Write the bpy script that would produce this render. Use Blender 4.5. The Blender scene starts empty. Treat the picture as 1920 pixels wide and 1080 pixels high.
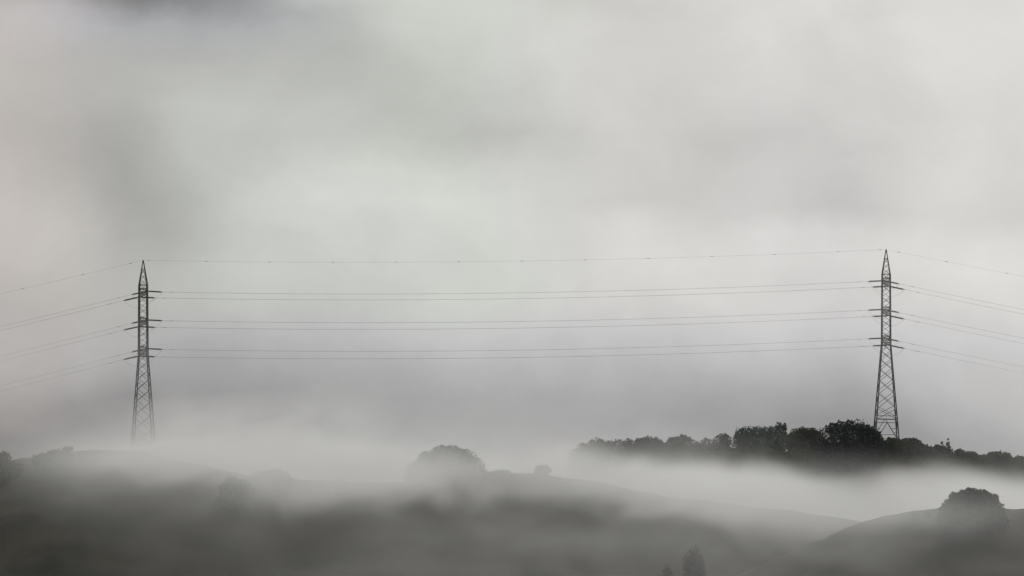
import bpy, math, random
import numpy as np
from mathutils import Vector, noise as mnoise

sc = bpy.context.scene
col = sc.collection
R = math.radians
CAMZ = 100.0
PITCH = R(6.35)
F = 960 / math.tan(R(15))            # focal length in photo pixels

# ------------------------------------------------------------------ helpers
def ray(px, py):
    u, v = (px - 960) / F, -(py - 540) / F
    return Vector((u, 1.0, v - math.tan(PITCH)))

def at(px, py, Y):
    d = ray(px, py)
    d *= Y / d.y
    return Vector((d.x, Y, CAMZ + d.z))

def zat(py, Y):
    return at(960, py, Y).z

def tag(o, label=None, cat=None, group=None, kind=None):
    if label: o['label'] = label
    if cat: o['category'] = cat
    if group: o['group'] = group
    if kind: o['kind'] = kind
    return o

def empty(name, loc, rz=0.0):
    o = bpy.data.objects.new(name, None)
    col.objects.link(o)
    o.location = loc
    o.rotation_euler = (0, 0, rz)
    o.empty_display_size = 1.0
    return o

class MB:
    """collects boxes, bars and lathes, then links them as one mesh object"""
    def __init__(s):
        s.v, s.f = [], []
    def bar(s, a, b, w, w2=None):
        a, b = Vector(a), Vector(b)
        d = (b - a)
        if d.length < 1e-6: return
        d.normalize()
        up = Vector((0, 0, 1)) if abs(d.z) < 0.9 else Vector((1, 0, 0))
        s1 = d.cross(up).normalized(); s2 = d.cross(s1).normalized()
        n = len(s.v)
        for p, ww in ((a, w), (b, w2 or w)):
            h = ww / 2
            for i, j in ((-1, -1), (1, -1), (1, 1), (-1, 1)):
                s.v.append(p + s1 * (i * h) + s2 * (j * h))
        s.f += [(n, n+1, n+2, n+3), (n+7, n+6, n+5, n+4)]
        for k in range(4):
            k2 = (k + 1) % 4
            s.f.append((n+k, n+4+k, n+4+k2, n+k2))
    def tube(s, pts, rad, seg=6):
        """pts: list of points, rad: number or list"""
        n0 = len(s.v)
        m = len(pts)
        for i, p in enumerate(pts):
            p = Vector(p)
            d = Vector(pts[min(i+1, m-1)]) - Vector(pts[max(i-1, 0)])
            d.normalize()
            up = Vector((0, 0, 1)) if abs(d.z) < 0.95 else Vector((1, 0, 0))
            s1 = d.cross(up).normalized(); s2 = d.cross(s1).normalized()
            r = rad[i] if isinstance(rad, (list, tuple)) else rad
            for k in range(seg):
                t = 2 * math.pi * k / seg
                s.v.append(p + s1 * (math.cos(t) * r) + s2 * (math.sin(t) * r))
        for i in range(m - 1):
            for k in range(seg):
                k2 = (k + 1) % seg
                s.f.append((n0+i*seg+k, n0+i*seg+k2, n0+(i+1)*seg+k2, n0+(i+1)*seg+k))
        s.f.append(tuple(n0 + k for k in range(seg))[::-1])
        s.f.append(tuple(n0 + (m-1)*seg + k for k in range(seg)))
    def build(s, name, mat, parent=None):
        me = bpy.data.meshes.new(name)
        me.from_pydata([tuple(v) for v in s.v], [], s.f)
        me.materials.append(mat)
        o = bpy.data.objects.new(name, me)
        col.objects.link(o)
        if parent: o.parent = parent
        return o

# ------------------------------------------------------------------ node helpers
class G:
    """tiny expression builder over a shader or geometry node tree"""
    def __init__(s, nt):
        s.nt = nt
    def node(s, t, **kw):
        n = s.nt.nodes.new(t)
        for k, v in kw.items(): setattr(n, k, v)
        return n
    def put(s, sock, v):
        if isinstance(v, (int, float)): sock.default_value = v
        elif isinstance(v, (tuple, list)): sock.default_value = v
        else: s.nt.links.new(v, sock)
    def m(s, op, a, b=None, c=None, clamp=False):
        n = s.node('ShaderNodeMath', operation=op, use_clamp=clamp)
        s.put(n.inputs[0], a)
        if b is not None: s.put(n.inputs[1], b)
        if c is not None: s.put(n.inputs[2], c)
        return n.outputs[0]
    def vm(s, op, a, b=None, scale=None):
        n = s.node('ShaderNodeVectorMath', operation=op)
        s.put(n.inputs[0], a)
        if b is not None: s.put(n.inputs[1], b)
        if scale is not None: s.put(n.inputs['Scale'], scale)
        return n.outputs['Value'] if op in ('DOT_PRODUCT', 'LENGTH', 'DISTANCE') else n.outputs[0]
    def sep(s, v):
        n = s.node('ShaderNodeSeparateXYZ'); s.put(n.inputs[0], v)
        return n.outputs
    def comb(s, x, y, z):
        n = s.node('ShaderNodeCombineXYZ')
        for i, v in enumerate((x, y, z)): s.put(n.inputs[i], v)
        return n.outputs[0]
    def noise(s, vec, scale=1.0, detail=4.0, rough=0.5, color=False, dist=0.0):
        n = s.node('ShaderNodeTexNoise')
        s.put(n.inputs['Vector'], vec)
        n.inputs['Scale'].default_value = scale
        n.inputs['Detail'].default_value = detail
        n.inputs['Roughness'].default_value = rough
        n.inputs['Distortion'].default_value = dist
        return n.outputs[1] if color else n.outputs[0]
    def rng(s, v, a, b, c=0.0, d=1.0, interp='LINEAR'):
        n = s.node('ShaderNodeMapRange', interpolation_type=interp)
        s.put(n.inputs[0], v)
        for i, q in enumerate((a, b, c, d)): s.put(n.inputs[i+1], q)
        return n.outputs[0]
    def curve(s, v, xs, ys, lo, hi):
        """a smooth curve through (xs, ys); v is remapped from lo..hi; returns value in the units of ys"""
        y0, y1 = min(ys), max(ys)
        if y1 - y0 < 1e-6: y1 = y0 + 1e-3
        n = s.node('ShaderNodeFloatCurve')
        c = n.mapping.curves[0]
        pts = [((x - lo) / (hi - lo), (y - y0) / (y1 - y0)) for x, y in zip(xs, ys)]
        while len(c.points) < len(pts): c.points.new(0.5, 0.5)
        for p, q in zip(c.points, pts): p.location = q
        for p in c.points: p.handle_type = 'AUTO_CLAMPED'
        n.mapping.use_clip = False
        n.mapping.update()
        s.put(n.inputs['Value'], s.rng(v, lo, hi))
        return s.m('MULTIPLY_ADD', n.outputs[0], y1 - y0, y0)

def lin(v):
    v /= 255.0
    return v / 12.92 if v <= 0.04045 else ((v + 0.055) / 1.055) ** 2.4

# ------------------------------------------------------------------ materials
def mat(name, rgb, rough=0.8, var=0.25, scale=2.0, metal=0.0, second=None, detail=5):
    m = bpy.data.materials.new(name); m.use_nodes = True
    nt = m.node_tree
    b = nt.nodes['Principled BSDF']
    b.inputs['Roughness'].default_value = rough
    b.inputs['Metallic'].default_value = metal
    b.inputs['Specular IOR Level'].default_value = 0.25
    g = G(nt)
    tc = g.node('ShaderNodeTexCoord')
    n = g.noise(tc.outputs['Object'], scale, detail, 0.6)
    rp = g.node('ShaderNodeValToRGB')
    rp.color_ramp.elements[0].position = 0.3
    rp.color_ramp.elements[1].position = 0.7
    s2 = second or tuple(c * (1 + var) for c in rgb)
    rp.color_ramp.elements[0].color = (*[c * (1 - var) for c in rgb], 1)
    rp.color_ramp.elements[1].color = (*s2, 1)
    nt.links.new(n, rp.inputs[0])
    nt.links.new(rp.outputs[0], b.inputs['Base Color'])
    return m

M = {
    'steel': mat('weathered_galvanised_steel', (0.075, 0.078, 0.08), 0.55, 0.3, 0.6, 0.2),
    'insulator': mat('dark_glazed_insulator', (0.03, 0.032, 0.035), 0.35, 0.2, 2.0),
    'wire': mat('aluminium_conductor', (0.06, 0.06, 0.062), 0.6, 0.15, 0.4),
    'bark': mat('bark', (0.06, 0.05, 0.04), 0.9, 0.3, 3.0),
    'leaf': mat('oak_foliage', (0.034, 0.044, 0.024), 0.8, 0.35, 0.35),
    'leaf_dark': mat('dark_foliage', (0.016, 0.022, 0.022), 0.8, 0.35, 0.35),
    'leaf_green': mat('bluish_green_foliage', (0.022, 0.046, 0.036), 0.8, 0.35, 0.35),
    'leaf_pale': mat('pale_dry_foliage', (0.026, 0.028, 0.022), 0.8, 0.3, 0.5),
    'leaf_grey': mat('grey_brown_foliage', (0.040, 0.042, 0.034), 0.8, 0.35, 0.35),
    'earth': mat('meadow_and_scrub', (0.019, 0.021, 0.014), 0.95, 0.5, 0.07, second=(0.046, 0.043, 0.032), detail=10),
}

# ------------------------------------------------------------------ terrain
def interp(x, xs, ys):
    return float(np.interp(x, xs, ys))

def smooth_curve(pxs, pys, Y):
    """photo-plane profile turned once into world x / z samples at depth Y, smoothed"""
    pts = [at(a, b, Y) for a, b in zip(pxs, pys)]
    X = np.array([p.x for p in pts]); Z = np.array([p.z for p in pts])
    gx = np.linspace(-300, 300, 601)
    gz = np.interp(gx, X, Z)
    k = np.exp(-np.linspace(-2, 2, 13) ** 2); k /= k.sum()
    gz = np.convolve(np.pad(gz, 6, mode='edge'), k, mode='valid')
    return gx, gz

RIDGE = smooth_curve([-300, 0, 130, 268, 400, 600, 760, 900, 1070, 1200, 1375, 1540, 1660, 1700, 1772, 1920, 2200],
                     [930, 905, 890, 875, 885, 890, 900, 896, 874, 858, 858, 850, 825, 829, 849, 873, 910], 480)
CREST = smooth_curve([-300, 0, 130, 220, 300, 400, 500, 620, 760, 900, 1000, 1120, 1250, 1450, 1640, 1920, 2200],
                     [880, 868, 848, 844, 850, 872, 894, 908, 902, 890, 886, 902, 930, 955, 978, 1000, 1010], 330)
HILL = smooth_curve([1300, 1450, 1560, 1640, 1700, 1760, 1850, 1920, 2100, 2300],
                    [1120, 1060, 1010, 984, 973, 967, 963, 962, 955, 950], 270)

def ground(x, y, detail=True):
    zc = interp(x, *CREST); zr = interp(x, *RIDGE)
    ys = [0, 60, 120, 200, 250, 300, 330, 345, 390, 440, 466, 480, 488, 505, 560, 700, 1200, 6000]
    zs = [98.3, 70, 48, 27, 19, zc - 3.5, zc, zc - 4, zc - 20, zr - 9, zr - 2.2, zr, zr - 1.6, zr - 6.5, zr - 24, zr - 76, -150, -1250]
    z = interp(y, ys, zs)
    if x > 20:
        zh = interp(x, *HILL)
        d = (y - 270) / 34.0
        zh2 = zh - (d * d * 30.0 if y > 270 else min(d * d * 4.0, 12))
        if y > 330: zh2 = -1e3
        k = 1.5
        m_ = max(z, zh2)
        z = m_ + k * math.log(math.exp((z - m_) / k) + math.exp((zh2 - m_) / k)) if zh2 > -500 else z
    if detail and y < 1500:
        a = min(1.0, y / 60.0)
        z += a * (mnoise.noise((x * 0.045, y * 0.045, 3.1)) * 1.0 + mnoise.noise((x * 0.16, y * 0.16, 7.7)) * 0.60
                  + mnoise.noise((x * 0.6, y * 0.6, 1.7)) * 0.30)
    return z

def first_hit(px, py, y0=205.0, y1=470.0):
    """depth at which the line of sight through a photo point first meets the ground"""
    d = ray(px, py)
    y = y0
    while y < y1:
        if CAMZ + d.z / d.y * y < ground(d.x / d.y * y, y, False): return y
        y += 1.0
    return y1

def build_ground():
    xs = np.concatenate([np.linspace(-2600, -290, 14), np.arange(-280, 281, 2.0), np.linspace(290, 2600, 14)])
    ys = np.concatenate([np.linspace(-600, -10, 6), np.arange(0, 200, 5.0), np.arange(200, 520, 1.6), np.arange(522, 720, 9.0), np.linspace(760, 6000, 22)])
    V, Fc = [], []
    nx = len(xs)
    for y in ys:
        for x in xs:
            if y < 0: z = 98.3 + 0 * x
            else: z = ground(float(max(-290, min(290, x))), float(y))
            V.append((float(x), float(y), z))
    for j in range(len(ys) - 1):
        for i in range(nx - 1):
            a = j * nx + i
            Fc.append((a, a+1, a+nx+1, a+nx))
    me = bpy.data.meshes.new('hillside')
    me.from_pydata(V, [], Fc)
    me.polygons.foreach_set('use_smooth', [True] * len(me.polygons))
    me.materials.append(M['earth'])
    o = bpy.data.objects.new('hillside_ground', me)
    col.objects.link(o)
    tag(o, kind='structure')
build_ground()

# ------------------------------------------------------------------ lattice pylon
LEV = (8.5, 15.8, 23.1)       # crossarm depth below the peak
ARM = 6.4

def make_pylon(top, zbase, rz, label, dirs, wbase=6.0):
    """top: world point of the peak. dirs: (left, right) unit direction of the spans in world"""
    H = top.z - zbase
    root = empty('lattice_pylon', (top.x, top.y, zbase), rz)
    tag(root, label, 'pylon', 'lattice pylons carrying the power line')
    W0, W1 = 1.95, 2.15
    def half(d):       # half width at depth d below the peak
        if d < 6.2: return 0.05 + (W0 / 2 - 0.05) * (d / 6.2)
        if d < 23.6: return W0 / 2 + (W1 - W0) / 2 * (d - 6.2) / 17.4
        return W1 / 2 + (wbase - W1) / 2 * (d - 23.6) / (H - 23.6)
    def P(d, sx, sy):
        h = half(d); return Vector((sx * h, sy * h, H - d))
    cor = [(-1, -1), (1, -1), (1, 1), (-1, 1)]
    for c in cor:
        l = MB()
        l.bar(P(0, *c), P(6.2, *c), 0.16, 0.22)
        l.bar(P(6.2, *c), P(23.6, *c), 0.25, 0.28)
        l.bar(P(23.6, *c), P(H + 0.6, *c), 0.27, 0.28)
        l.bar(P(H - 0.1, *c), P(H + 0.8, *c), 0.7)
        l.build('leg', M['steel'], root)
    # face bracing
    cuts = [2.2, 3.6, 4.9, 6.2]
    pk = MB()
    for i in range(len(cuts) - 1):
        for k in range(4):
            a, b = cor[k], cor[(k+1) % 4]
            pk.bar(P(cuts[i], *a), P(cuts[i+1], *b), 0.07)
            pk.bar(P(cuts[i], *b), P(cuts[i+1], *a), 0.07)
    for k in range(4): pk.bar(P(2.2, *cor[k]), P(2.2, *cor[(k+1) % 4]), 0.09)
    pk.build('peak_bracing', M['steel'], root)
    tp = MB(); tp.bar((0, 0, H - 0.7), (0, 0, H + 0.15), 0.24, 0.1)
    tp.build('peak_tip', M['steel'], root)
    body = MB()
    n = 12
    dd = [6.2 + (23.6 - 6.2) * i / n for i in range(n + 1)]
    for i in range(n):
        for k in range(4):
            a, b = cor[k], cor[(k+1) % 4]
            body.bar(P(dd[i], *a), P(dd[i+1], *b), 0.085)
            if i % 2 == 0: body.bar(P(dd[i], *b), P(dd[i+1], *a), 0.085)
    for d in (6.2, 23.6) + tuple(x for L in LEV for x in (L, L - 1.35)):
        for k in range(4):
            body.bar(P(d, *cor[k]), P(d, *cor[(k+1) % 4]), 0.13)
    body.build('body_bracing', M['steel'], root)
    low = MB()
    d = 23.6; cuts = [d]
    while d < H - 7.5:
        d += half(d) * 1.75; cuts.append(min(d, H - 6.0))
    cuts = [c for c in cuts if c < H - 6.6] + [H - 6.0]
    for i in range(len(cuts) - 1):
        for k in range(4):
            a, b = cor[k], cor[(k+1) % 4]
            low.bar(P(cuts[i], *a), P(cuts[i+1], *b), 0.1)
            low.bar(P(cuts[i], *b), P(cuts[i+1], *a), 0.1)
    for dpt in (H - 6.0, H - 5.2):
        for k in range(4): low.bar(P(dpt, *cor[k]), P(dpt, *cor[(k+1) % 4]), 0.13)
    for k in range(4):          # inverted V panels over the feet
        a, b = cor[k], cor[(k+1) % 4]
        mid = (P(H - 5.2, *a) + P(H - 5.2, *b)) / 2
        low.bar(mid, P(H - 0.4, *a), 0.12); low.bar(mid, P(H - 0.4, *b), 0.12)
        qa = (mid + P(H - 0.4, *a)) / 2; qb = (mid + P(H - 0.4, *b)) / 2
        low.bar(qa, P(H - 2.8, *a), 0.09); low.bar(qb, P(H - 2.8, *b), 0.09)
        low.bar(P(H - 1.2, *a), P(H - 1.2, *b), 0.11)
    low.build('base_bracing', M['steel'], root)
    # cross arms along local y, near (-) and far (+)
    inv = root.rotation_euler.to_matrix().inverted()
    ends = {}
    for li, L in enumerate(LEV):
        zz = H - L
        for sy in (-1, 1):
            a = MB()
            tip = Vector((0, sy * ARM, zz))
            h = half(L); h2 = half(L - 1.35)
            for sx in (-1, 1):
                lo = Vector((sx * h, sy * h, zz)); up = Vector((sx * h2, sy * h2, zz + 1.35))
                tl = tip + Vector((sx * 0.14, 0, 0))
                a.bar(lo, tl, 0.15); a.bar(up, tl + Vector((0, 0, 0.16)), 0.12)
                for j in range(5):
                    t0, t1 = j / 5, (j + 1) / 5
                    a.bar(lo.lerp(tl, t0), up.lerp(tl, t1), 0.06)
                    a.bar(up.lerp(tl, t1), lo.lerp(tl, t1), 0.06)
            for j in range(5):
                t0, t1 = j / 5, (j + 1) / 5
                l1 = Vector((-h, sy * h, zz)).lerp(tip, t0); l2 = Vector((h, sy * h, zz)).lerp(tip, t1)
                a.bar(l1, l2, 0.06)
            a.bar(tip - Vector((0.45, 0, 0)), tip + Vector((0.45, 0, 0)), 0.22)
            arm = a.build('cross_arm', M['steel'], root)
            e = []
            for di in (0, 1):
                dv = inv @ dirs[di]
                st = tip + dv * 0.5
                en = tip + dv * 3.75
                s_ = MB()
                s_.bar(tip, st, 0.07)
                pts, rr = [], []
                N = 15
                for q in range(N):
                    t0 = q / N; t1 = (q + 0.55) / N
                    pts += [st.lerp(en, t0), st.lerp(en, t0 + 0.01), st.lerp(en, t1), st.lerp(en, t1 + 0.01)]
                    rr += [0.11, 0.24, 0.20, 0.11]
                s_.tube(pts, rr, 10)
                s_.bar(en, en + dv * 0.35, 0.12)
                s_.build('insulator_string', M['insulator'], root)
                e.append(en + dv * 0.35)
            j = MB()
            pts = []
            for q in range(21):
                t = q / 20
                p = e[0].lerp(e[1], t)
                p.z -= 2.1 * (1 - (2 * t - 1) ** 2) + 0.0
                pts.append(p)
            j.tube(pts, 0.019, 6)
            j.build('jumper_cable', M['wire'], root)
            mw = root.rotation_euler.to_matrix()
            ends[(li, sy)] = [Vector(root.location) + mw @ q for q in e]
    return root, ends

YL, YR = 480.0, 480.0
topL, topR = at(268.5, 488, YL), at(1661.5, 468, YR)
zbL = ground(topL.x, YL) - 0.2
zbR = ground(topR.x, YR) - 0.2

def catenary(a, b, sag, n=40):
    pts = []
    for i in range(n + 1):
        t = i / n
        p = a.lerp(b, t)
        p.z -= sag * 4 * t * (1 - t)
        pts.append(p)
    return pts

def wire(a, b, sag, r, label, group, markers=(), n=40, damp=True):
    pts = catenary(a, b, sag, n)
    w = MB(); w.tube([p - a for p in pts], r, 6)
    o = w.build('power_line_wire', M['wire'])
    o.location = a
    tag(o, label, 'power line', group)
    L = (b - a).length
    for t in markers:
        p = a.lerp(b, t); p.z -= sag * 4 * t * (1 - t)
        dv = (b - a).normalized()
        k = MB()
        k.tube([p - a - dv * 0.45, p - a - dv * 0.25, p - a + dv * 0.25, p - a + dv * 0.45], [0.02, 0.048, 0.048, 0.02], 8)
        k.build('wire_marker', M['wire'], o)
    return o

# span directions at the towers (used for the insulator strings)
dLL = Vector((-0.975, -0.02, -0.215)).normalized()
dLR = Vector((1.0, -0.05, -0.045)).normalized()
dRL = Vector((-1.0, 0.05, -0.055)).normalized()
dRR = Vector((0.975, -0.02, -0.20)).normalized()
pylL, endL = make_pylon(topL, zbL, R(2.5), 'left steel lattice pylon with its feet lost in white fog', (dLL, dLR))
pylR, endR = make_pylon(topR, zbR, R(-5.7), 'right steel lattice pylon standing clear on the wooded ridge', (dRL, dRR))

LV = ('upper', 'middle', 'lowest')
GM, GL, GR = 'wires spanning between the two pylons', 'wires running off left from the left pylon', 'wires running off right from the right pylon'
for li in range(3):
    for sy in (-1, 1):
        side = 'nearer' if sy < 0 else 'farther'
        a, b = endL[(li, sy)][1], endR[(li, sy)][0]
        wire(a, b, 1.55, 0.025, f'{side} wire of the {LV[li]} pair spanning between the two pylons', GM, markers=(0.012, 0.988), n=60)
        a = endL[(li, sy)][0]
        b = a + Vector((-160, -4, -33.5 - 1.0 * li))
        wire(a, b, 1.6, 0.021, f'{side} wire of the {LV[li]} pair sloping down left from the left pylon', GL, markers=(0.02,))
        a = endR[(li, sy)][1]
        b = a + Vector((160, -4, -27.5))
        wire(a, b, 1.6, 0.021, f'{side} wire of the {LV[li]} pair sloping down right from the right pylon', GR, markers=(0.02,))
wire(topL, topR, 1.55, 0.014, 'single thin earth wire joining the tips of the two pylons', GM, markers=[0.008] + [0.085 * k for k in range(1, 12)] + [0.992], n=60)
wire(topL, topL + Vector((-160, -4, -33)), 1.4, 0.014, 'single thin earth wire sloping down left from the left pylon tip', GL, markers=[0.02] + [0.094 * k for k in range(1, 9)])
wire(topR, topR + Vector((160, -4, -26.5)), 1.4, 0.012, 'single thin earth wire sloping down right from the right pylon tip', GR, markers=[0.02] + [0.094 * k for k in range(1, 9)])

# ------------------------------------------------------------------ trees
def quad_cloud(P, size, rng):
    """leaf clumps: small bent quads around points P (n,3)"""
    n = len(P)
    a = rng.normal(size=(n, 3)); a /= np.linalg.norm(a, axis=1)[:, None]
    b = rng.normal(size=(n, 3)); b -= (a * b).sum(1)[:, None] * a; b /= np.linalg.norm(b, axis=1)[:, None]
    s = size * rng.uniform(0.55, 1.35, size=(n, 1))
    V = np.stack([P - a * s, P - b * s * 0.6, P + a * s, P + b * s * 0.6], axis=1).reshape(-1, 3)
    Fc = np.arange(4 * n).reshape(-1, 4)
    return V, Fc

def crown_mesh(name, lobes, leafsize, density, m, rng):
    """lobes: list of (centre, radii). Shell leaves around bumpy lobes plus an inner filling"""
    pts = []
    for c, r in lobes:
        c = np.array(c); r = np.array(r)
        area = 4 * math.pi * ((r[0]*r[1])**1.6 + (r[0]*r[2])**1.6 + (r[1]*r[2])**1.6)**(1/1.6) / 3**(1/1.6)
        n = int(area * density)
        d = rng.normal(size=(n, 3)); d /= np.linalg.norm(d, axis=1)[:, None]
        seed = rng.uniform(-50, 50, 3)
        bump = np.array([mnoise.noise(Vector(tuple(q * 2.1 + seed))) for q in d])
        fine = np.array([mnoise.noise(Vector(tuple(q * 5.5 - seed))) for q in d])
        k = 1 + 0.26 * bump + 0.17 * fine
        rad = k * (1 - np.abs(rng.normal(size=n)) * 0.13)
        keep = (fine > -0.42) | (rng.uniform(size=n) < 0.3)
        pts.append((c + d * r * rad[:, None])[keep])
        n2 = int(n * 0.45)
        d2 = rng.normal(size=(n2, 3)); d2 /= np.linalg.norm(d2, axis=1)[:, None]
        pts.append(c + d2 * r * (rng.uniform(0.25, 0.8, size=(n2, 1))))
    P = np.concatenate(pts)
    V, Fc = quad_cloud(P, leafsize, rng)
    me = bpy.data.meshes.new(name)
    me.vertices.add(len(V)); me.vertices.foreach_set('co', V.astype(np.float32).ravel())
    me.loops.add(Fc.size); me.loops.foreach_set('vertex_index', Fc.astype(np.int32).ravel())
    me.polygons.add(len(Fc)); me.polygons.foreach_set('loop_start', np.arange(0, Fc.size, 4, dtype=np.int32))
    me.update(calc_edges=True)
    me.materials.append(m)
    return me

def tree(name, px0, px1, top, Y, label, cat, group, m='leaf', seed=1, shape='dome', lobes=None, drop=0.0, leaf=0.26, dens=9.0, trunk=True):
    rng = np.random.default_rng(seed)
    c = at((px0 + px1) / 2, top, Y)
    w = (at(px1, top, Y).x - at(px0, top, Y).x)
    gz = ground(c.x, Y) - 0.15
    H = max(c.z - gz, 1.0)
    root = empty(name, (c.x, Y, gz))
    tag(root, label, cat, group)
    L = []
    if lobes:
        for (fx, fz, fw, fh) in lobes:      # fractions of width / height
            ry = max(fw * w, 0.8) * rng.uniform(0.75, 1.0)
            L.append(((fx * w, rng.uniform(-.12, .12) * w, fz * H), (fw * w, ry, fh * H)))
    elif shape == 'dome':
        hw = w / 2
        L.append(((0, 0, H * 0.42), (hw * 0.78, hw * 0.75, H * 0.50)))
        for k in range(15):
            a = rng.uniform(0, math.pi); t = rng.uniform(0, 2 * math.pi)
            rr = rng.uniform(0.20, 0.32)
            px_ = math.cos(a) * hw * (1 - rr); pz = H * (0.36 + (0.62 - rr * 0.75) * math.sin(a) ** 0.8 )
            L.append(((px_, math.sin(t) * hw * 0.45, pz - H * 0.02), (hw * rr * 1.15, hw * rr, H * rr * 0.75)))
        for k in range(7):
            L.append(((rng.uniform(-.85, .85) * hw, rng.uniform(-.5, .5) * hw, H * rng.uniform(0.2, 0.36)), (hw * 0.3, hw * 0.3, H * 0.2)))
    elif shape == 'column':
        hw = w / 2
        for k in range(9):
            x = (k / 8 - 0.5) * 1.4 * hw
            hh = H - hw * (1.5 * abs(x / hw) ** 1.8 + rng.uniform(0, 0.35))
            L.append(((x, rng.uniform(-.5, .5) * hw, hh * 0.55), (hw * 0.30, hw * 0.30, hh * 0.45)))
    elif shape == 'cone':
        hw = w / 2
        for k in range(7):
            t = k / 6
            L.append(((rng.uniform(-.1, .1) * hw, 0, H * (0.22 + 0.70 * t)), (hw * (1.0 - 0.82 * t), hw * (1 - 0.82 * t), H * 0.13)))
    cm = crown_mesh('crown', L, leaf, dens, M[m], rng)
    o = bpy.data.objects.new('crown', cm); col.objects.link(o); o.parent = root
    if trunk:
        t = MB()
        r0 = max(0.12, min(w, H) * 0.035)
        n = 1
        t.tube([(0, 0, -0.4), (0.03 * w * rng.uniform(-1, 1), 0, H * 0.25), (0, 0, H * 0.5)], [r0 * 1.3, r0, r0 * 0.6], 8)
        for k in range(6):
            a = rng.uniform(0, 6.28); q = rng.uniform(0.18, 0.35)
            s0 = Vector((0, 0, H * rng.uniform(0.18, 0.4)))
            e = Vector((math.cos(a) * w * q, math.sin(a) * w * q * 0.8, H * rng.uniform(0.55, 0.78)))
            t.tube([s0, s0.lerp(e, 0.5) + Vector((0, 0, -0.04 * H)), e], [r0 * 0.55, r0 * 0.4, r0 * 0.15], 6)
        t.build('trunk', M['bark'], root)
    return root

GT = 'trees along the far ridge'
# ridge trees from left to right
tree('broadleaf_tree', 1068, 1160, 823, 474, 'grey ragged-topped tree at the left end of the dark ridge treeline', 'tree', GT, 'leaf_grey', 11, lobes=[
    (-.34, .42, .20, .30), (-.15, .55, .22, .32), (.08, .66, .24, .33), (.3, .58, .2, .34), (0, .3, .45, .3), (-.42, .3, .12, .25), (.1, .86, .13, .13), (-.22, .74, .12, .12), (.33, .84, .1, .12)])
tree('broadleaf_tree', 1148, 1200, 823, 477, 'small ragged tree with a notched top, second from the left on the ridge', 'tree', GT, 'leaf_grey', 12, lobes=[
    (-.25, .6, .28, .36), (.02, .72, .2, .28), (.2, .6, .26, .33), (.38, .4, .2, .3), (0, .3, .42, .3), (.12, .88, .12, .12)])
tree('broadleaf_tree', 1183, 1251, 817, 486, 'pale round low crown just right of the ragged ridge trees', 'tree', GT, 'leaf_grey', 13)
tree('broadleaf_tree', 1246, 1320, 816, 484, 'low humped crown in the gap between the round tree and the square-topped one', 'tree', GT, 'leaf_grey', 14)
tree('broadleaf_tree', 1312, 1376, 813, 478, 'small square-topped tree left of the tall bluish-green tree', 'tree', GT, 'leaf_grey', 15, lobes=[
    (-.28, .5, .24, .34), (.1, .62, .24, .38), (.28, .62, .18, .36), (0, .3, .48, .3), (-.4, .36, .14, .26), (.2, .86, .15, .13)])
tree('broadleaf_tree', 1374, 1450, 799, 472, 'broad bluish-green tree with a flat crown in the middle of the ridge', 'tree', GT, 'leaf_green', 16, lobes=[
    (-.30, .52, .22, .42), (-.1, .62, .26, .36), (.14, .6, .26, .37), (.36, .5, .2, .42), (0, .3, .5, .3), (-.2, .8, .2, .17), (.1, .83, .2, .14), (.3, .8, .16, .16), (-.38, .7, .12, .2)])
tree('broadleaf_tree', 1436, 1478, 790, 474, 'narrow upright tree with a pointed top beside the broad bluish-green one', 'tree', GT, 'leaf_green', 17, lobes=[
    (-.2, .5, .32, .4), (.16, .58, .28, .38), (.3, .62, .17, .32), (0, .28, .48, .28), (.05, .86, .16, .14), (.32, .86, .1, .1), (-.25, .74, .2, .14)])
tree('broadleaf_tree', 1474, 1550, 795, 476, 'dark grey rounded tree leaning against the blackest tree of the ridge', 'tree', GT, 'leaf', 18)
tree('broadleaf_tree', 1532, 1664, 787, 462, 'largest and blackest tree on the ridge, at the foot of the right pylon', 'tree', GT, 'leaf_dark', 19, lobes=[
    (-.30, .55, .19, .34), (-.12, .66, .22, .32), (.08, .64, .24, .33), (.26, .55, .2, .33), (.38, .42, .14, .28), (0, .3, .47, .32), (-.4, .38, .12, .3),
    (-.16, .87, .1, .11), (-.04, .89, .08, .10), (-.26, .8, .1, .12), (.08, .86, .11, .1), (.2, .8, .12, .12), (.32, .7, .1, .12), (.42, .5, .09, .14)])
hedge = [(1650, 1700, 821, 470, 'low dark bush directly under the right pylon foot'),
    (1688, 1730, 826, 472, 'low bush just right of the right pylon foot'),
    (1718, 1756, 834, 470, 'flat-topped bush halfway between the pylon and the spiky tree'),
    (1744, 1776, 839, 472, 'small bush touching the left side of the spiky tree'),
    (1784, 1818, 842, 470, 'round-headed bush just right of the spiky tree'),
    (1808, 1836, 851, 472, 'lowest bush in the dip right of the round-headed one'),
    (1828, 1858, 853, 474, 'small rounded bush left of the wide one near the right edge'),
    (1850, 1900, 850, 472, 'wide lumpy bush near the right end of the ridge'),
    (1892, 1945, 857, 474, 'last bush of the ridge, cut by the right edge of the picture')]
for i, (a, b, t, Y, lab) in enumerate(hedge):
    tree('hedge_bush', a + 1 - 5 * (i % 2), b - 1 + 5 * (i % 2), t - (6 if i % 2 else 1), Y, lab, 'bush', 'bushes descending right of the right pylon', 'leaf', 30 + i, trunk=False, dens=10)
tree('spiky_tree', 1757, 1790, 824, 468, 'small spiky tree with two points above the descending bushes', 'tree', None, 'leaf', 45, lobes=[
    (0, .3, .5, .34), (-.22, .6, .13, .34), (.14, .64, .15, .34), (.3, .45, .14, .26), (-.35, .4, .12, .2)])
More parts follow.
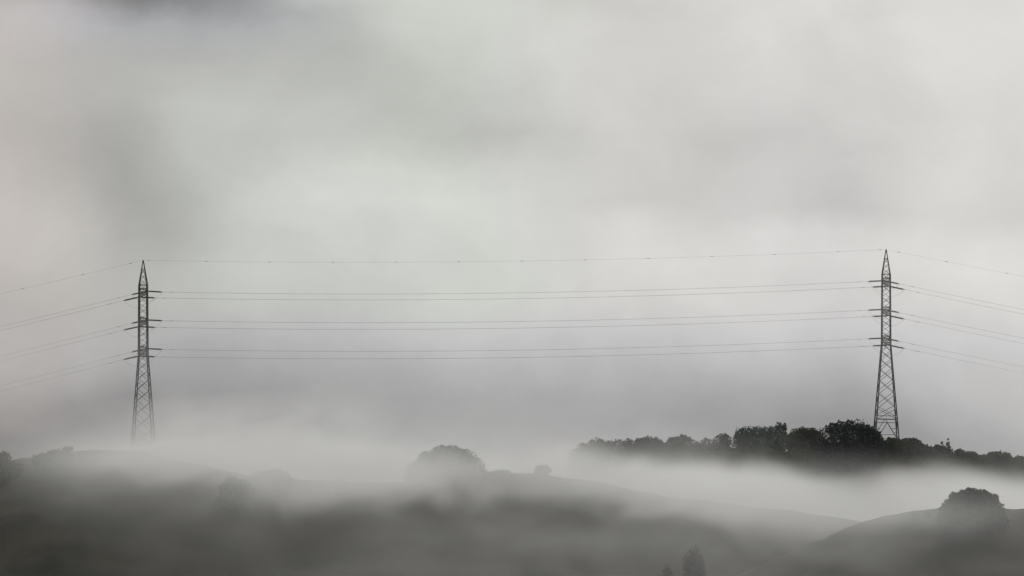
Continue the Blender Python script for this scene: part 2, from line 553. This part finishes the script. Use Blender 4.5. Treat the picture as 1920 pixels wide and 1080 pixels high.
for i, (a, b, t, lab) in enumerate([(1712, 1726, 822, 'slim young tree poking above the bushes just right of the pylon foot'), (1862, 1880, 843, 'slim young tree poking above the wide lumpy bush'),
        (1900, 1914, 851, 'slim young tree nearest the right picture edge on the ridge')]):
    tree('young_tree', a, b, t, 476, lab, 'tree', 'slim young trees among the descending bushes', 'leaf', 50 + i, lobes=[(0, .4, .4, .35), (-.15, .62, .28, .28), (.16, .72, .24, .24), (0, .2, .45, .2)])
# understorey that closes the ridge line below the crowns
und = [(1660, 852, 466), (1720, 858, 466), (1780, 866, 464), (1845, 874, 466), (1905, 880, 466), (1500, 838, 466), (1370, 842, 468), (1285, 838, 472), (1440, 838, 466)]
ulabs = ['low scrub below the right pylon foot, just above the fog', 'low scrub above the fog between the pylon and the spiky tree', 'low scrub in front of the spiky tree', 'low scrub above the fog right of the spiky tree',
         'low scrub above the fog at the right picture edge', 'low scrub at the foot of the dark grey rounded tree', 'low scrub under the square-topped tree', 'low scrub under the low humped crown', 'low scrub at the foot of the bluish-green trees']
for i, ((px, t, Y), lab) in enumerate(zip(und, ulabs)):
    tree('scrub_thicket', px - 46, px + 46, t, Y, lab, 'scrub', 'low scrub along the ridge foot', 'leaf', 60 + i, trunk=False, dens=7)

# middle ground and near slope
tree('oak_tree', 759, 912, 832, 352, 'lone broad domed tree half veiled by fog in the middle', 'tree', None, 'leaf_grey', 81, lobes=[
    (0, .42, .40, .34), (-.3, .38, .2, .28), (-.18, .56, .2, .26), (.02, .70, .22, .26), (.16, .66, .2, .25), (.32, .48, .16, .26), (-.42, .24, .1, .2), (.43, .30, .1, .2),
    (-.05, .88, .12, .1), (.08, .89, .1, .09), (.24, .78, .1, .12), (-.22, .72, .1, .1), (.42, .48, .06, .1), (-.35, .55, .09, .1)])
tree('round_bush', 1003, 1034, 872, 332, 'small round bush alone on the slope right of the lone domed tree', 'bush', None, 'leaf_grey', 82, trunk=False)
tree('oak_tree', 1758, 1886, 917, 263.5, 'broad dome-shaped tree on the near right hilltop', 'tree', None, 'leaf_grey', 83, lobes=[
    (0, .50, .40, .43), (-.24, .42, .20, .34), (.24, .42, .2, .34), (.02, .80, .31, .18), (0, .3, .46, .3), (-.36, .32, .13, .28), (.37, .30, .12, .27), (-.13, .70, .2, .24), (.13, .70, .2, .23),
    (.02, .82, .14, .14), (-.2, .74, .12, .13), (.25, .68, .11, .14), (-.3, .6, .1, .13), (.34, .54, .1, .13), (0, .2, .50, .24), (-.44, .2, .07, .16), (.45, .2, .07, .16), (-.3, .66, .12, .14), (.3, .66, .12, .14), (-.36, .52, .07, .1), (.30, .66, .07, .1)], leaf=0.21, dens=15)
for i, (a, b, t, lab) in enumerate([(1708, 1728, 962, 'tiny round bush on the near hill, leftmost of the two beside the dome tree'), (1728, 1746, 959, 'tiny round bush on the near hill, closest to the dome tree')]):
    tree('round_bush', a, b, t, 268, lab, 'bush', 'tiny bushes on the near hill', 'leaf_grey', 84 + i, trunk=False, leaf=0.14, dens=22)
tree('poplar_tree', 1280, 1322, 1020, first_hit(1300, 1079) - 9, 'upright brush-shaped tree rising from the bottom edge of the picture', 'tree', None, 'leaf_pale', 90, shape='column', leaf=0.13, dens=30)
tree('poplar_tree', 1242, 1261, 1059, first_hit(1250, 1079) - 6, 'faint thin sapling left of the brush-shaped tree at the bottom edge', 'tree', None, 'leaf_pale', 91, shape='column', leaf=0.13, dens=26)
tree('oak_tree', 455, 552, 880, 318, 'fog-veiled rounded tree on the left slope', 'tree', None, 'leaf', 95, shape='dome')
tree('oak_tree', 405, 478, 892, 312, 'lower fog-veiled tree left of the rounded one on the left slope', 'tree', None, 'leaf', 96, shape='dome')
tree('oak_tree', -60, 42, 847, 322, 'dark tree cut by the left edge of the picture', 'tree', None, 'leaf', 97, shape='dome')
tree('oak_tree', 58, 142, 836, 324, 'dark slanting tree near the left edge with a top rising to the right', 'tree', None, 'leaf', 98, lobes=[
    (-.36, .26, .16, .26), (-.2, .42, .18, .28), (0, .56, .18, .26), (.18, .68, .16, .22), (.34, .82, .12, .14), (0, .25, .4, .25), (.25, .45, .2, .3)])
tree('poplar_tree', 626, 656, 893, 322, 'faint upright tree in the fog left of the lone domed tree', 'tree', None, 'leaf', 99, shape='column')
shr = [(900, 972, 884, 912, 'dark bush on the slope right under the lone domed tree'), (1048, 1116, 908, 938, 'dark rounded bush on the slope under the left end of the ridge'),
       ]
for i, (a, b, t, base, lab) in enumerate(shr):
    Y = first_hit((a + b) / 2, base) + 1.5
    tree('hillside_bush', a, b, t, Y, lab, 'bush', 'dark bushes on the misty slope', 'leaf', 110 + i, trunk=False, leaf=0.2, dens=10)

# ------------------------------------------------------------------ fog (real volumes, density computed once as a grid)
def fog_material(name, albedo=(0.998, 0.998, 0.985), aniso=0.0):
    m = bpy.data.materials.new(name); m.use_nodes = True
    nt = m.node_tree; nt.nodes.clear()
    out = nt.nodes.new('ShaderNodeOutputMaterial')
    v = nt.nodes.new('ShaderNodeVolumePrincipled')
    v.inputs['Color'].default_value = (*albedo, 1)
    v.inputs['Density'].default_value = 1.0
    v.inputs['Anisotropy'].default_value = aniso
    nt.links.new(v.outputs[0], out.inputs['Volume'])
    return m

FOGM = fog_material('fog')

def fog_volume(name, lo, hi, res, fn, label, mat_=None):
    me = bpy.data.meshes.new(name)
    x0, y0, z0 = lo; x1, y1, z1 = hi
    me.from_pydata([(x0,y0,z0),(x1,y0,z0),(x1,y1,z0),(x0,y1,z0),(x0,y0,z1),(x1,y0,z1),(x1,y1,z1),(x0,y1,z1)], [],
                   [(0,3,2,1),(4,5,6,7),(0,1,5,4),(1,2,6,5),(2,3,7,6),(3,0,4,7)])
    me.materials.append(mat_ or FOGM)
    o = bpy.data.objects.new(name, me); col.objects.link(o)
    tag(o, label, 'fog', kind='stuff')
    nt = bpy.data.node_groups.new(name + '_field', 'GeometryNodeTree')
    nt.interface.new_socket('Geometry', in_out='INPUT', socket_type='NodeSocketGeometry')
    nt.interface.new_socket('Geometry', in_out='OUTPUT', socket_type='NodeSocketGeometry')
    gi = nt.nodes.new('NodeGroupInput'); go = nt.nodes.new('NodeGroupOutput')
    vc = nt.nodes.new('GeometryNodeVolumeCube')
    vc.inputs['Min'].default_value = lo
    vc.inputs['Max'].default_value = hi
    for k, a in zip('XYZ', range(3)):
        vc.inputs['Resolution ' + k].default_value = max(4, int((hi[a] - lo[a]) / res[a]))
    g = G(nt)
    pos = g.node('GeometryNodeInputPosition').outputs[0]
    d = fn(g, pos)
    nt.links.new(d, vc.inputs['Density'])
    sm = nt.nodes.new('GeometryNodeSetMaterial')
    sm.inputs['Material'].default_value = mat_ or FOGM
    nt.links.new(vc.outputs[0], sm.inputs['Geometry'])
    nt.links.new(sm.outputs[0], go.inputs[0])
    md = o.modifiers.new('fog field', 'NODES'); md.node_group = nt
    return o

def wx(px, Y): return at(px, 540, Y).x

def bank(g, pos):
    Yb = 455.0
    w = g.noise(pos, 0.028, 3, 0.5, color=True)
    wv = g.vm('SCALE', g.vm('SUBTRACT', w, (0.5, 0.5, 0.5)), scale=9.0)
    q = g.vm('ADD', pos, wv)
    x, y, z = g.sep(q)
    rx, ry, rz = g.sep(pos)
    pxs = [-300, 0, 130, 200, 268, 400, 560, 680, 760, 830, 900, 1000, 1070, 1130, 1200, 1300, 1450, 1540, 1600, 1680, 1800, 1920, 2300]
    pys = [890, 880, 872, 856, 824, 810, 806, 816, 838, 850, 844, 836, 844, 866, 853, 854, 860, 886, 890, 866, 871, 885, 904]
    X = [wx(p, Yb) for p in pxs]; Z = [zat(p, Yb) for p in pys]
    top = g.curve(x, X, Z, -230, 230)
    n = g.noise(g.vm('MULTIPLY', pos, (1, 0.25, 2.0)), 0.055, 6, 0.56, dist=0.8)
    dz = g.m('SUBTRACT', g.m('ADD', top, g.m('MULTIPLY', g.m('SUBTRACT', n, 0.5), g.rng(rx, wx(1000, 455.0), wx(1250, 455.0), 17.0, 4.5))), rz)
    core = g.rng(dz, -1.5, 6.0, 0, 1, 'SMOOTHSTEP')
    dens = g.curve(rx, [wx(p, Yb) for p in (-300, 0, 150, 268, 400, 700, 1000, 1200, 2300)], [0.02, 0.02, 0.03, 0.05, 0.07, 0.07, 0.07, 0.14, 0.14], -230, 230)
    d = g.m('MULTIPLY', core, dens)
    # thin haze floating above the bank, in front of the ridge
    hz = g.curve(rx, [wx(p, Yb) for p in (-300, 0, 100, 268, 400, 900, 1100, 1250, 1330, 1430, 1520, 1600, 1700, 1850, 2300)],
                 [.000, .001, .0015, .0075, .0065, .0050, .0040, .0048, .0034, .0020, .0010, .0, .0022, .0034, .004], -230, 230)
    hf = g.rng(dz, -17.0, 0.0, 0, 1, 'SMOOTHSTEP')
    d = g.m('ADD', d, g.m('MULTIPLY', g.m('MULTIPLY', hz, hf), g.rng(n, 0.38, 0.62, 0.2, 1.8)))
    for px, py, Y, r3, dn in ((5, 690, 425, (24, 45, 6.5), .013), (1940, 715, 425, (20, 45, 8), .010), (1440, 575, 425, (30, 30, 11), .0045), (640, 812, 410, (11, 40, 3.5), .014), (420, 800, 415, (16, 40, 3.0), .016)):
        loc = g.vm('DIVIDE', g.vm('SUBTRACT', q, tuple(at(px, py, Y))), r3)
        e = g.m('POWER', 2.718, g.m('MULTIPLY', g.vm('DOT_PRODUCT', loc, loc), -1.0))
        d = g.m('ADD', d, g.m('MULTIPLY', e, g.m('MULTIPLY', g.rng(n, 0.35, 0.65, 0.5, 1.5), dn)))
    env = g.m('MULTIPLY', g.rng(ry, 344, 364, 0, 1, 'SMOOTHSTEP'), g.rng(ry, 452, 462, 1, 0, 'SMOOTHSTEP'))
    return g.m('MULTIPLY', d, env)

def tau(L, J=0.42, h=0.022):
    l = lin(L)
    return max(0.01, -math.log(max(1 - (l - h) / (J - h), 0.03)))

VCOLS = [-240, 0, 120, 240, 360, 480, 600, 720, 840, 960, 1080, 1200, 1320, 1440, 1560, 1680, 1800, 1920, 2160]
VROWS = [   # photo brightness of the misty slope; turned into optical depth of the mist
 (800, [40]*2 + [45,100,120,110,90,60,60,60,60,50,40,40,40,40,40,40,40]),
 (845, [70, 82, 102, 155, 166, 164, 160, 130, 100, 100, 95, 80, 60, 45, 40, 40, 40, 40, 40]),
 (875, [60, 64, 94, 138, 148, 152, 164, 166, 142, 134, 134, 90, 60, 45, 40, 40, 40, 45, 50]),
 (905, [50, 50, 82, 120, 126, 128, 134, 163, 150, 126, 132, 140, 115, 95, 60, 50, 60, 75, 90]),
 (935, [45, 40, 66, 94, 104, 108, 104, 118, 106, 98, 96, 124, 150, 148, 115, 80, 90, 95, 105]),
 (970, [42, 34, 46, 66, 82, 98, 86, 98, 86, 102, 92, 104, 116, 130, 145, 138, 98, 108, 110]),
 (1005, [45, 36, 42, 54, 68, 86, 82, 94, 94, 112, 112, 112, 114, 110, 108, 106, 96, 106, 110]),
 (1040, [52, 46, 48, 54, 64, 76, 84, 98, 98, 100, 100, 98, 108, 106, 102, 94, 92, 96, 100]),
 (1080, [56, 52, 54, 58, 66, 76, 92, 104, 96, 96, 100, 98, 108, 102, 96, 90, 88, 92, 94]),
]
VY0, VY1 = 218.0, 326.0
def path_gain(px, py):
    y = min(first_hit(px, py), VY1 - 6 if px < 1280 else (290 if px < 1400 else 268))
    return min(5.0, 1.0 / max(y - (VY0 + 8), 4.0))
def veil(g, pos):
    Yv = 285.0
    w = g.noise(g.vm('MULTIPLY', pos, (1, 0.3, 1.3)), 0.04, 4, 0.5, color=True)
    wv = g.vm('SCALE', g.vm('SUBTRACT', w, (0.5, 0.5, 0.5)), scale=13.0)
    x, _, z = g.sep(g.vm('ADD', pos, wv))
    rx, ry, rz = g.sep(pos)
    X = [wx(p, Yv) for p in VCOLS]
    lo, hi = X[0], X[-1]
    # rows sit at the heights where the mist layers hang at the middle of the slab; follow the downward slope with depth
    slope = (zat(950, 330) - zat(950, 240)) / 90.0
    zz = g.m('SUBTRACT', z, g.m('MULTIPLY', g.m('SUBTRACT', ry, Yv), slope))
    acc = None; prev = None
    for py, vals in VROWS:
        c = g.curve(x, X, [tau(v) * path_gain(p, py) for p, v in zip(VCOLS, vals)], lo, hi)
        zr = zat(py, Yv)
        if acc is None: acc = c
        else:
            f = g.rng(zz, prev, zr, 0, 1, 'SMOOTHSTEP')
            mx = g.node('ShaderNodeMix', data_type='FLOAT')
            g.put(mx.inputs[0], f); g.put(mx.inputs[2], acc); g.put(mx.inputs[3], c)
            acc = mx.outputs[0]
        prev = zr
    n = g.noise(g.vm('MULTIPLY', g.comb(rx, ry, zz), (1, 0.22, 1.9)), 0.066, 7, 0.6, dist=0.9)
    n2 = g.rng(n, 0.32, 0.68, 0.30, 1.70)
    # thick mist clinging to the crest of the slope, torn by the same noise
    cxs = [-240, 0, 130, 220, 300, 400, 500, 620, 760, 900, 1000, 1120, 1250, 1450, 1640, 1760, 2160]
    cys = [880, 868, 846, 842, 848, 870, 892, 906, 900, 888, 884, 902, 930, 955, 976, 1000, 1010]
    cws = [0, 0, .5, 1.6, 2.6, 2.6, 2.3, 2.2, 1.5, 1.0, 1.3, 2.4, 2.8, 2.0, .6, .1, 0]
    Yc = 312.0
    cz = g.curve(x, [wx(p, Yc) for p in cxs], [zat(p, Yc) for p in cys], wx(-240, Yc), wx(2160, Yc))
    cw = g.curve(x, [wx(p, Yc) for p in cxs], cws, wx(-240, Yc), wx(2160, Yc))
    cs = (zat(950, 330) - zat(950, 294)) / 36.0
    dzc = g.m('SUBTRACT', g.m('SUBTRACT', rz, g.m('MULTIPLY', g.m('SUBTRACT', ry, Yc), cs)), cz)
    dzc = g.m('ADD', dzc, g.m('MULTIPLY_ADD', n, 13.0, -6.5))
    low = g.m('POWER', 2.718, g.m('MULTIPLY', g.m('POWER', g.m('DIVIDE', dzc, 3.4), 2.0), -1.0))
    crest_fog = g.m('MULTIPLY', g.m('MULTIPLY', low, cw), 1 / 34.0)
    crest_fog = g.m('MULTIPLY', crest_fog, g.rng(ry, 288, 300, 0, 1, 'SMOOTHSTEP'))
    d = g.m('MULTIPLY', acc, n2)
    # on the right the mist stays in front of the near hill
    far = g.rng(rx, wx(1260, 270), wx(1450, 270), VY1, 274.0, 'SMOOTHSTEP')
    fade = g.m('DIVIDE', g.m('SUBTRACT', far, ry), 12.0, clamp=True)
    d = g.m('ADD', g.m('MULTIPLY', d, fade), crest_fog)
    env = g.m('MULTIPLY', g.rng(ry, VY0, VY0 + 14, 0, 1, 'SMOOTHSTEP'), g.rng(ry, VY1 - 12, VY1, 1, 0, 'SMOOTHSTEP'))
    topf = g.rng(zz, zat(850, Yv), zat(790, Yv), 1, 0, 'SMOOTHSTEP')
    return g.m('MULTIPLY', g.m('MULTIPLY', d, env), topf)

fog_volume('fog_bank', (-190, 342, -5), (190, 464, 66), (1.6, 2.2, 1.1), bank, 'bright white fog bank filling the valley in front of the ridge')
fog_volume('mist_veil', (-125, 216, 10), (125, 328, 64), (1.2, 2.5, 1.0), veil, 'thin grey mist drifting over the dark near slope')

# ------------------------------------------------------------------ sky (world)
SX = [120 * i for i in range(17)]
SKY = [
 (0,   [184,164,122,126,142,178,200,203,205,196,203,212,213,214,215,217,216]),
 (24,  [188,184,146,146,156,168,196,203,205,202,205,212,214,215,215,217,216]),
 (50,  [188,188,168,166,168,172,195,203,205,205,207,213,214,216,217,217,215]),
 (130, [187,185,181,183,182,181,185,198,200,206,207,208,212,213,214,215,213]),
 (200, [184,184,180,190,192,190,180,194,199,204,206,205,203,208,210,211,211]),
 (250, [186,180,170,188,190,193,190,187,190,200,206,199,196,206,210,212,212]),
 (320, [190,178,162,182,196,208,209,208,205,204,204,199,204,199,208,212,209]),
 (380, [193,186,156,176,203,211,213,213,211,209,197,207,205,190,206,212,206]),
 (430, [192,190,164,182,200,206,209,211,212,212,208,213,216,212,215,217,218]),
 (490, [190,189,181,187,198,203,206,208,210,213,215,217,217,217,219,220,220]),
 (560, [182,186,184,187,193,197,201,203,207,210,212,214,213,212,212,214,214]),
 (620, [177,180,178,178,182,187,192,196,199,202,203,204,204,203,204,208,208]),
 (680, [168,167,162,162,168,173,177,181,183,185,187,187,187,187,190,195,197]),
 (740, [158,141,143,147,155,158,164,167,166,167,167,166,165,166,170,180,187]),
 (790, [148,126,138,144,152,156,162,162,162,162,158,155,153,150,152,162,172]),
 (840, [120,118,140,155,160,162,163,165,163,163,160,155,152,150,150,156,166]),
 (960, [110,112,130,145,150,155,155,155,155,155,155,152,150,148,148,150,155]),
]
def tint(px, py):
    r, g_, b = 1.0, 1.0, 0.985
    if py < 620:
        kr = min(1, max(0, (px - 900) / 300.0)); r += 0.005 * kr; g_ -= 0.004 * kr
        k = max(0, 1 - abs(px - 700) / 700.0)
        g_ += 0.008 * k; r -= 0.006 * k; b -= 0.006 * k
        k = max(0, 1 - px / 260.0)
        r += 0.018 * k; g_ -= 0.008 * k; b -= 0.012 * k
    else:
        k = max(0, 1 - px / 200.0)
        r += 0.02 * k; g_ -= 0.004 * k; b -= 0.02 * k
        r -= 0.003; g_ -= 0.006; b += 0.013
    if py < 60 and 120 <= px <= 620: b += 0.03; g_ -= 0.002; r -= 0.004
    return r, g_, b

SUN_EL, SUN_AZ = R(38), R(25)          # sun high behind the clouds, beyond the ridge to the right
w = bpy.data.worlds.new('World'); sc.world = w; w.use_nodes = True
nt = w.node_tree; nt.nodes.clear()
g = G(nt)
tc = g.node('ShaderNodeTexCoord')
dirv = tc.outputs['Generated']
nx_, ny_, nz_ = g.sep(dirv)
# domain warp makes the cloud masses wander
wn = g.noise(dirv, 10.0, 7, 0.56, color=True)
wv = g.vm('MULTIPLY', g.vm('SUBTRACT', wn, (0.5, 0.5, 0.5)), (0.065, 0.0, 0.045))
dx, dy, dz = g.sep(g.vm('NORMALIZE', g.vm('ADD', dirv, wv)))
az = g.m('MULTIPLY', g.m('ARCTAN2', dx, dy), 180 / math.pi)
el = g.m('MULTIPLY', g.m('ARCSINE', dz), 180 / math.pi)
def angles(px, py):
    d = ray(px, py).normalized()
    return math.degrees(math.atan2(d.x, d.y)), math.degrees(math.asin(d.z))
u = g.rng(az, -20, 20)
acc = None; prev = None
for py, vals in SKY[::-1]:
    rp = g.node('ShaderNodeValToRGB')
    cr = rp.color_ramp; cr.interpolation = 'B_SPLINE'
    for i, (px, v) in enumerate(zip(SX, vals)):
        pos = (angles(px, 540)[0] + 20) / 40
        e = cr.elements[i] if i < 2 else cr.elements.new(pos)
        e.position = pos
    for i, (px, v) in enumerate(zip(SX, vals)):
        t = tint(px, py)
        cr.elements[i].color = (*[lin(min(v * 1.013 * k, 250)) for k in t], 1)
    g.put(rp.inputs[0], u)
    e_ = angles(960, py)[1]
    if acc is None: acc = rp.outputs[0]
    else:
        mx = g.node('ShaderNodeMix', data_type='RGBA')
        g.put(mx.inputs[0], g.rng(el, prev, e_)); g.put(mx.inputs[6], acc); g.put(mx.inputs[7], rp.outputs[0])
        acc = mx.outputs[2]
    prev = e_
# brighter even cloud overhead and dim fog underneath, outside the frame
mx = g.node('ShaderNodeMix', data_type='RGBA')
g.put(mx.inputs[0], g.rng(el, 6, 30)); g.put(mx.inputs[6], acc); mx.inputs[7].default_value = (0.66, 0.67, 0.67, 1); acc = mx.outputs[2]
# wispy detail at several sizes
st = g.vm('MULTIPLY', dirv, (1, 1, 1.35))
n1 = g.noise(st, 13, 8, 0.56, dist=0.35)
n2 = g.noise(st, 5, 4, 0.5, dist=0.1)
k = g.m('MULTIPLY', g.rng(n1, 0.3, 0.7, 0.935, 1.065), g.rng(n2, 0.3, 0.7, 0.965, 1.035))
cl = g.vm('SCALE', acc, scale=k)
hue = g.vm('SCALE', g.vm('SUBTRACT', g.noise(dirv, 7.0, 3, 0.5, color=True), (0.5, 0.5, 0.5)), scale=0.036)      # faint pink, green and lilac mottling
cl = g.vm('MULTIPLY', cl, g.vm('ADD', hue, (1.0, 1.0, 1.0)))
sky = g.node('ShaderNodeTexSky', sky_type='NISHITA', sun_disc=False, sun_elevation=SUN_EL, sun_rotation=SUN_AZ, altitude=300, air_density=1.0, dust_density=3.0)
b1 = g.node('ShaderNodeBackground'); b1.inputs[1].default_value = 0.08
g.put(b1.inputs[0], sky.outputs[0])
b2 = g.node('ShaderNodeBackground'); b2.inputs[1].default_value = 1.0
g.put(b2.inputs[0], cl)
ms = g.node('ShaderNodeMixShader'); ms.inputs[0].default_value = 0.985     # cloud cover
nt.links.new(b1.outputs[0], ms.inputs[1]); nt.links.new(b2.outputs[0], ms.inputs[2])
wo = g.node('ShaderNodeOutputWorld'); nt.links.new(ms.outputs[0], wo.inputs[0])
w.cycles.sampling_method = 'MANUAL'; w.cycles.sample_map_resolution = 1024

sun = bpy.data.lights.new('sun', 'SUN'); sun.energy = 1.15; sun.angle = R(25); sun.color = (1, 0.95, 0.88)
so = bpy.data.objects.new('sun', sun); col.objects.link(so)
sd = Vector((math.sin(SUN_AZ) * math.cos(SUN_EL), math.cos(SUN_AZ) * math.cos(SUN_EL), math.sin(SUN_EL)))
so.rotation_euler = (-sd).to_track_quat('-Z', 'Y').to_euler()
so.location = sd * 300

# ------------------------------------------------------------------ camera & render
cam = bpy.data.cameras.new('camera'); co = bpy.data.objects.new('camera', cam); col.objects.link(co)
co.location = (0, 0, CAMZ); co.rotation_euler = (math.pi / 2, 0, 0)
cam.shift_y = -math.tan(PITCH) * F / 1920     # level camera with a lens shift: the pylons stay upright
cam.sensor_width = 36; cam.lens = 18 / math.tan(R(15)); cam.clip_start = 0.5; cam.clip_end = 20000
sc.camera = co
sc.render.engine = 'CYCLES'
sc.view_settings.view_transform = 'Standard'; sc.view_settings.look = 'None'; sc.view_settings.exposure = 0
cy = sc.cycles
cy.volume_bounces = 8; cy.max_bounces = 10; cy.diffuse_bounces = 2; cy.transparent_max_bounces = 8
cy.use_denoising = True
cy.denoiser = 'OPENIMAGEDENOISE'
cy.volume_step_rate = 2.0
cy.use_adaptive_sampling = False
